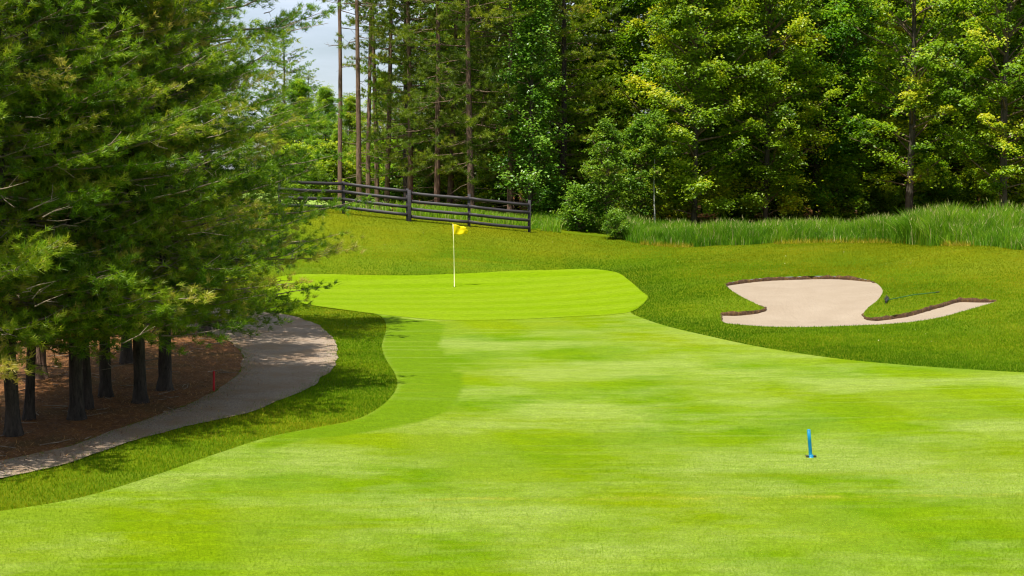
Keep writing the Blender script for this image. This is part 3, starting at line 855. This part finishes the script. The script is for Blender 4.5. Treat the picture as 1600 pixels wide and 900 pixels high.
def tree(kit, name, px, D, label, cat='tree', group=None, sc=1., rot=None, zs=1.):
    x = (px - 800) / F_PX * (D * CP + (CAM_Z - 1) * SP)
    e = bpy.data.objects.new(name, None); COL.objects.link(e)
    e.empty_display_size = .3
    e.location = (x, D, h1(x, D)); e.rotation_euler = (0, 0, rng.random() * 6.28 if rot is None else rot)
    e.scale = (sc, sc, sc * zs)
    if 'pine' in name: e.rotation_euler[0], e.rotation_euler[1] = rng.normal(0, .018), rng.normal(0, .018)
    tag(e, label, cat, group)
    for k, me in kit.items():
        o = link(k, me, e)
        if k == 'branches': o['kind'] = 'stuff'
    return e

def dist_for(py, z=0.05): return pix_z(800, py, z)[1]

# --- the pines beside the gravel path
PG = 'pines beside the gravel path'
for i, (px, py, kit, sc, zs, lab) in enumerate([
    (15, 678, 0, .92, .8, 'nearest white pine at the far left edge, dark trunk closest to the path'),
    (42, 656, 1, .68, 1.0, 'slim pine just right of the leftmost pine trunk, close behind it'),
    (117, 654, 2, .95, .8, 'pine with grey furrowed trunk, third front trunk from the left'),
    (134, 640, 0, .6, 1.3, 'dark pine trunk half hidden behind the third front trunk'),
    (166, 622, 1, .85, .95, 'pine with left side of trunk lit, between two darker trunks'),
    (216, 629, 2, .95, .78, 'pine with black trunk, second from the right beside the path'),
    (255, 611, 0, 1.0, .76, 'rightmost pine, grey trunk, branches reaching over the path bend'),
    (63, 600, 9, .62, .8, 'pine with sunlit brown trunk standing on bright needles behind left trunks'),
    (195, 574, 2, .95, 1.0, 'pine deep in the grove, its trunk showing between two front trunks')]):
    D = dist_for(py)
    tree(RP[0] if kit == 9 else WP[kit], 'pine_tree', px, D, lab, 'pine', PG, sc, zs=zs)
for px, D, kit, sc in ((-85, 21.6, 1, .85), (-215, 20.3, 2, .85), (130, 40, 2, 1.05), (225, 37, 0, 1.0), (318, 36, 1, 1.08)):
    if px < 0:  # extra pines added beyond the frame to cast shade on the near path
        tree(WP[kit], 'pine_tree', px, D, 'pine added outside the left edge to shade the path, branch tips reaching into the picture', 'pine', 'pines added outside the left edge for shade', sc)
    else:
        tree(WP[kit], 'pine_tree', px, D, 'dark pine filling the back of the grove left of the path', 'pine', 'pines at the back of the grove', sc)

# --- far trees left, behind the fence
tree(WP[0], 'pine_tree', 488, 118, 'distant blue-green pine against the sky left of the bare trunk', 'pine', 'distant trees beyond the fence', 1.15, zs=.60)
tree(WP[1], 'pine_tree', 448, 112, 'distant pine half hidden by the near pine branches', 'pine', 'distant trees beyond the fence', 1.2, zs=.8)
tree(WP[2], 'pine_tree', 547, 126, 'distant pine seen behind the bare trunk', 'pine', 'distant trees beyond the fence', 1.0, zs=.62)
for px, D, s, lab in ((510, 100, .5, 'rounded bright green leafy tree above the left end of the fence'), (550, 96, .45, 'low bright leafy tree at the foot of the bare trunk'),
                      (530, 88, .3, 'small bright bush just above the fence top rail at its left end'), (440, 92, .4, 'bright leafy bush hidden behind the lowest pine branches'),
                      (470, 104, .55, 'leafy tree behind pine branch tips left of the fence'), (600, 108, .6, 'far leafy tree showing between the red pine trunks')):
    tree(MP[0], 'leafy_tree', px, D, lab, 'tree', 'distant trees beyond the fence', s)

for px, D, sc_, lab in ((468, 78, .75, 'bright bush behind the fence hidden by pine branch tips'), (520, 82, .8, 'bright bush left of the bare trunk just behind the fence'), (556, 84, .7, 'bush between the bare trunk and the first red pine'),
                       (597, 88, .9, 'bush in half shade behind the second fence bay'), (630, 86, .8, 'bush behind the doubled fence post')):
    tree(US, 'bush', px, D, lab, 'bush', 'bushes behind the fence', sc_)

# --- bare dead trunk
rng = np.random.default_rng(5)
tr = trunk_mesh(19, .13, M['bark_red'], .0, top=.3)
SNAGS = []
for zz, az, L, u in ((11.0, 2.75, 1.9, .62), (10.2, .3, 1.8, -.25), (9.3, .1, 1.5, -.2), (12.2, 3.0, 1.0, .3), (8.4, 3.4, .8, .1), (12.8, .4, 1.4, -.1), (7.3, .6, .9, .0)):
    q = np.array([0, 0, zz]); d = np.array([math.cos(az), .2 * math.sin(az), u])
    p = np.array([q, q + d * L * .4 + rng.normal(0, .03, 3), q + d * L * .75 + rng.normal(0, .05, 3), q + d * L])
    sn = [tube(p, [.03, .02, .012, .005], 5)]
    for k_ in (1, 2):
        a = p[k_]; sn.append(tube(np.array([a - d * .02, a + d * .3 + rng.normal(0, .14, 3)]), [.010, .003], 4))
    SNAGS.append(mesh_np('branch', *merge(sn), M['twig']))
dt = tree({'trunk': tr}, 'dead_tree', 533, 74, 'tall bare reddish dead trunk against the sky with a few twigs', 'tree', rot=0)
for me in SNAGS: link('branch', me, dt)
rng = np.random.default_rng(100)

# --- red pines behind the fence
for px, D, k, sc, lab in ((561, 72, 2, 1, 'leftmost thick red pine trunk next to the bare trunk'), (576, 77, 3, .95, 'second red pine trunk right of the bare trunk'),
                          (589, 81, 2, 1, 'third red pine trunk right of the bare trunk'), (604, 78, 3, 1.05, 'fourth red pine trunk, slim, right of the bare trunk'),
                          (641, 74, 0, .95, 'red pine behind the doubled fence post'), (684, 72, 1, .97, 'red pine with low tufts above the middle fence bay'),
                          (703, 78, 0, 1.02, 'red pine standing behind the middle fence bay, darker'), (736, 69, 1, 1, 'red pine with sunlit lower trunk behind the third fence post'),
                          (752, 80, 0, 1, 'dark red pine trunk right of the sunlit one'), (797, 70, 1, .95, 'grey-barked pine trunk near the right end of the fence')):
    tree((RP + RB)[k], 'red_pine_tree', px, D, lab, 'pine', 'red pines behind the fence', sc)
# --- white pines, aspen, saplings in the middle
tree(FP[0], 'pine_tree', 878, 72, 'pine with flat bright plumes right of the fence end', 'pine', None, .95, rot=2.0)
tree(FP[1], 'pine_tree', 945, 77, 'tall dark pine behind the leafy sapling', 'pine', None, 1.0)
tree(AS, 'aspen_tree', 829, 68.5, 'narrow leafy tree with shiny leaves just above the fence end', 'tree', None, 1.0)
tree(SA, 'sapling', 948, 65.5, 'slender leafy sapling at the wood edge right of the fence', 'sapling', None, 1.0)
tree(SA, 'sapling', 1000, 67.5, 'taller sapling next to the pale thin trunk', 'sapling', None, 1.05)
tree(SW, 'sapling', 1022, 67, 'thin pale-stemmed sapling below the big maple', 'sapling', None, 1.0)
tree(SB, 'shrub', 905, 66, 'low yellow-green shrub nearest the fence end', 'shrub', None, 1.0)
tree(SB, 'shrub', 962, 63.2, 'low leafy shrub in tall grass below the slender sapling', 'shrub', None, .6)
tree(SB, 'shrub', 860, 70, 'shrub in shade behind the fence end', 'shrub', None, 1.0)
# --- maples along the right
for px, D, kit, sc, lab in ((1085, 68, MP[0], 1, 'big bright maple left of centre in the right-hand wood'), (1197, 69, MP[1], .97, 'maple with dark straight trunk right of the biggest maple'),
                            (1130, 75, MP[2], 1.15, 'maple behind and between the two front maples'), (1275, 73, MP[0], 1.05, 'maple with yellow-green upper leaves left of the open trunk'),
                            (1420, 69, MS, 1, 'maple with tall visible trunk and open yellow-green lower sprays'), (1345, 76, MP[1], 1.1, 'maple in the second row left of the open-trunk maple'),
                            (1565, 66, MS, .97, 'maple with tan lower trunk near the right edge'), (1605, 69, MP[2], 1, 'maple at the extreme right edge of the picture'),
                            (1020, 77, MP[1], 1.1, 'maple rising behind the saplings left of the biggest maple'), (1500, 78, MP[0], 1.15, 'maple high behind the dark gap near the right edge'),
                            (1700, 69, MP[0], 1, 'maple just beyond the right edge of the picture')):
    tree(kit, 'maple_tree', px, D, lab, 'maple', 'maples along the edge of the wood', sc)
# --- understorey just inside the edge
for i_, (px, D) in enumerate([(770, 74), (850, 76), (915, 74.5), (985, 73), (1050, 73), (1150, 72.5), (1235, 73), (1310, 72), (1370, 74), (1455, 74.5), (1520, 73), (1590, 74), (1650, 71), (690, 82), (740, 84)]):
    tree(US, 'understorey_tree', px, D, 'young leafy tree in shade just inside the edge of the wood', 'tree', 'young trees just inside the wood edge', random.uniform(.6, .95))
# --- the dark wood behind
k = 0
kinds = {'c': 'conifer deep in the shaded wood behind the front trees', 'l': 'leafy tree deep in the shaded wood behind the front trees', 'u': 'young understorey tree in deep shade among the trunks'}
for D, st in ((79, 3.4), (85, 3.0), (92, 3.0), (100, 3.2), (110, 3.4)):
    x = -5.8 if D < 95 else -4
    while x < 42:
        kit, kd = ((FP[k % 2], 'c'), (US, 'u'), (MP[k % 3], 'l'), (WP[k % 3], 'c'), (US, 'u'), (FP[(k + 1) % 2], 'c'), (RP[k % 2], 'c'))[k % 7]
        tree(kit, {'c': 'conifer_tree', 'l': 'leafy_tree', 'u': 'understorey_tree'}[kd], 800 + F_PX * x / D, D + random.uniform(-2, 2), kinds[kd], 'tree', kinds[kd].split(' behind')[0].split(' among')[0].replace('conifer', 'conifers').replace('tree', 'trees'), random.uniform(.95, 1.2))
        x += st * random.uniform(.75, 1.2); k += 1
WOOD = spline([np.array(p) for p in [(2., 67.5), (8, 66.5), (16, 66), (26, 64), (40, 60), (60, 75), (60, 118), (20, 124), (-4, 120), (-6.5, 90), (-7, 72), (-4, 68)]], step=.6)
sheet('forest_floor', WOOD, 1.0, .02, M['straw'])

# ------------------------------------------------------------------ rail fence
fence = bpy.data.objects.new('rail_fence', None); COL.objects.link(fence)
tag(fence, 'dark four-rail wooden fence on the bank behind the green', 'fence')
posts = [gp(px, py) for px, py in ((437, 331), (537, 334), (637, 345), (733, 354), (827, 363))]
fence.location = (*posts[2], h1(*posts[2]))
base0 = np.array(fence.location)
HP = 1.38
def post(p, w, dep, hgt):
    z = h1(*p); c = np.array([p[0], p[1], z + hgt / 2 - .15]) - base0
    v, f = box_np((0, 0, 0), (w, dep, hgt + .3)); v[:, 0] += v[:, 2] * rng.normal(0, .012)
    o = link('post', mesh_np('post', v + c, f, M['fence']), fence)
    md = o.modifiers.new('bevel', 'BEVEL'); md.width = .008; md.segments = 1
for i, p in enumerate(posts):
    post(p, .13, .11, HP + (.02 if i != 2 else .0))
post(posts[2] + np.array([.09, -.13]), .16, .05, HP - .03)
def rail(a, b_, ha, hb_, yo):
    A = np.array([a[0], a[1] + yo, h1(*a) + ha]); B = np.array([b_[0], b_[1] + yo, h1(*b_) + hb_])
    hh, th = .135, .035
    n = 6; rows = []
    for t in np.linspace(0, 1, n):
        p = A + (B - A) * t; p[2] -= .02 * math.sin(math.pi * t); p[2] += rng.normal(0, .004)
        rows.append([p + np.array([0, sy * th / 2, sz * hh / 2]) for sy, sz in ((-1, -1), (1, -1), (1, 1), (-1, 1))])
    V = np.array(rows).reshape(-1, 3) - base0; Fq = []
    for i in range(n - 1):
        for j in range(4): Fq.append([i * 4 + j, i * 4 + (j + 1) % 4, (i + 1) * 4 + (j + 1) % 4, (i + 1) * 4 + j])
    Fq += [[3, 2, 1, 0], [4 * n - 4, 4 * n - 3, 4 * n - 2, 4 * n - 1]]
    link('rail', mesh_np('rail', V, np.array(Fq), M['fence']), fence)
HS = (.30, .63, .96, 1.30)
for i in range(4):
    for k, hh in enumerate(HS):
        drop = (0 if i < 2 else -.10)
        a, b_ = posts[i].copy(), posts[i + 1].copy()
        a_ = a + (b_ - a) * (.02 if i == 2 else .0)
        rail(a_ + np.array([0.003, 0]), b_ - np.array([.003, 0]), hh + drop * (1 if i >= 2 else 0), hh + drop + (.0 if i != 1 else -.03), -.077 - (.0 if i % 2 == 0 else .002))

# ------------------------------------------------------------------ flagstick
def empty(name, p, label, cat, dz=0.):
    e = bpy.data.objects.new(name, None); COL.objects.link(e); e.empty_display_size = .2
    e.location = (p[0], p[1], h1(*p) + dz); tag(e, label, cat); return e
p = gp(710, 449)
fl = empty('flagstick', p, 'yellow golf flag on a thin pale pole standing on the green', 'flag', .022)
v, f = tube(np.array([[0, 0, -.12], [-.006, 0, .8], [-.02, 0, 1.6], [-.045, 0, 2.26]]), [.013, .013, .011, .010], 8)
po = link('pole', mesh_np('pole', v, f, M['pole'], smooth=True), fl)
v, f = tube(np.array([[-.044, 0, 2.25], [-.046, 0, 2.275], [-.046, 0, 2.285]]), [.012, .013, .006], 8); link('pole_cap', mesh_np('pole_cap', v, f, M['yellow'], np.zeros(len(v))), po)
nu, nv = 16, 11; V = []
for j in range(nv):
    for i in range(nu):
        u, w = i / (nu - 1), j / (nv - 1)
        Lw = .50 * (1 - .06 * math.sin(w * 9))
        # hangs from the hoist, sagging in folds
        x = u * Lw + .02 * math.sin(u * 6 + w * 3)
        y = -.05 * math.sin(u * 8.5 + w * 2.2) * (.2 + u) 
        z = 2.235 - w * .38 * (1 - .12 * u) - .11 * u ** 1.3 * (1 - w * .95) + .015 * math.sin(u * 10)
        V.append((x - .044 + .012, y, z))
Fq = [[j * nu + i, j * nu + i + 1, (j + 1) * nu + i + 1, (j + 1) * nu + i] for j in range(nv - 1) for i in range(nu - 1)]
o = link('flag', mesh_np('flag', V, np.array(Fq), M['yellow'], np.zeros(len(V)), smooth=True), fl)
md = o.modifiers.new('thick', 'SOLIDIFY'); md.thickness = .003
v, f = tube(np.array([[0, 0, .004], [0, 0, .0045]]), [.062, .056], 16, cap=True)
link('hole_rim', mesh_np('hole_rim', v, f, M['black']), fl)

# far white pin on the field beyond the fence
p = gp(505, 312)
fp = empty('far_pin', p, 'thin white pole on the pale field beyond the fence', 'pole', .03)
v, f = tube(np.array([[0, 0, -.2], [0, 0, .5], [0, 0, 1.05]]), [.03, .03, .028], 8); po = link('pole', mesh_np('pole', v, f, M['white'], smooth=True), fp)
v, f = tube(np.array([[0, 0, 1.05], [0, 0, 1.09], [0, 0, 1.11]]), [.034, .034, .02], 8); link('pole_cap', mesh_np('pole_cap', v, f, M['white'], smooth=True), po)

# blue distance marker
p = gp(1267, 716)
bs = empty('marker_stake', p, 'bright blue marker stake leaning on the near fairway', 'stake', .012)
s = .385
v, f = tube(np.array([[0, 0, -.08], [-.01, 0, .1], [-.025, 0, .25], [-.04, 0, .41]]), [.026, .026, .026, .026], 12); st = link('stake', mesh_np('stake', v, f, M['blue'], smooth=True), bs)
v, f = tube(np.array([[-.04, 0, .408], [-.0405, 0, .42], [-.041, 0, .425]]), [.028, .024, .012], 12); link('stake_cap', mesh_np('stake_cap', v, f, M['blue'], smooth=True), st)
v, f = box_np((-.0, 0, .022), (.16, .05, .018)); o = link('foot_bar', mesh_np('foot_bar', v, f, M['black']), bs)
o.modifiers.new('bevel', 'BEVEL').width = .004
v, f = tube(np.array([[0, 0, .002], [0, 0, .03], [0, 0, .045]]), [.042, .040, .028], 12); link('collar', mesh_np('collar', v, f, M['blue'], smooth=True), bs)

# red hazard stake
p = gp(334, 611)
rs = empty('hazard_stake', p, 'small red stake in the shade between pines and path', 'stake', .01)
v, f = box_np((0, 0, .13), (.04, .03, .46)); v[:, 0] += (v[:, 2]) * .03
o = link('stake', mesh_np('stake', v, f, M['red']), rs); o.modifiers.new('bevel', 'BEVEL').width = .005
v = np.array([[-.012, -.015, .36], [.032, -.015, .36], [.032, .015, .36], [-.012, .015, .36], [.011, 0, .40]]); 
link('stake_top', mesh_np('stake_top', v, np.array([[0, 1, 4], [1, 2, 4], [2, 3, 4], [3, 0, 4]]), M['red']), rs)

# bunker rake lying on the turf
a, b_ = gp(1386, 472), gp(1474, 460)
rk = empty('bunker_rake', a, 'bunker rake with black head and thin green handle lying on the grass', 'rake', .06)
d3 = np.array([b_[0] - a[0], b_[1] - a[1], h1(*b_) - h1(*a)]); d3 *= 1.9 / np.linalg.norm(d3) if np.linalg.norm(d3) > 1.9 else 1
v, f = tube(np.array([[0, 0, .0], d3 * .5 + np.array([0, 0, .05]), d3 + np.array([0, 0, .03])]), [.014, .013, .013], 8); hn = link('handle', mesh_np('handle', v, f, M['rakegreen'], smooth=True), rk)
v, f = tube(np.array([d3 * .94 + np.array([0, 0, .033]), d3 * 1.0 + np.array([0, 0, .032]), d3 * 1.01 + np.array([0, 0, .031])]), [.017, .018, .01], 8); link('grip', mesh_np('grip', v, f, M['black'], smooth=True), hn)
hd = gp(1391, 467) - gp(1380, 484); hd = np.array([hd[0], hd[1], h1(*gp(1391, 467)) - h1(*gp(1380, 484))]); hd /= np.linalg.norm(hd)
v, f = tube(np.array([-hd * .30, hd * .0, hd * .30]) , [.028, .03, .028], 6); hdo = link('head', mesh_np('head', v, f, M['black']), rk)
sdv = np.cross(hd, [0, 0, 1])
for q in np.linspace(-.27, .27, 9):
    v, f = tube(np.array([hd * q + np.array([0, 0, .01]), hd * q + np.array([0, 0, .06]) - sdv * .03, hd * q + np.array([0, 0, .10]) - sdv * .06]), [.008, .007, .004], 4)
    link('tine', mesh_np('tine', v, f, M['black']), hdo)
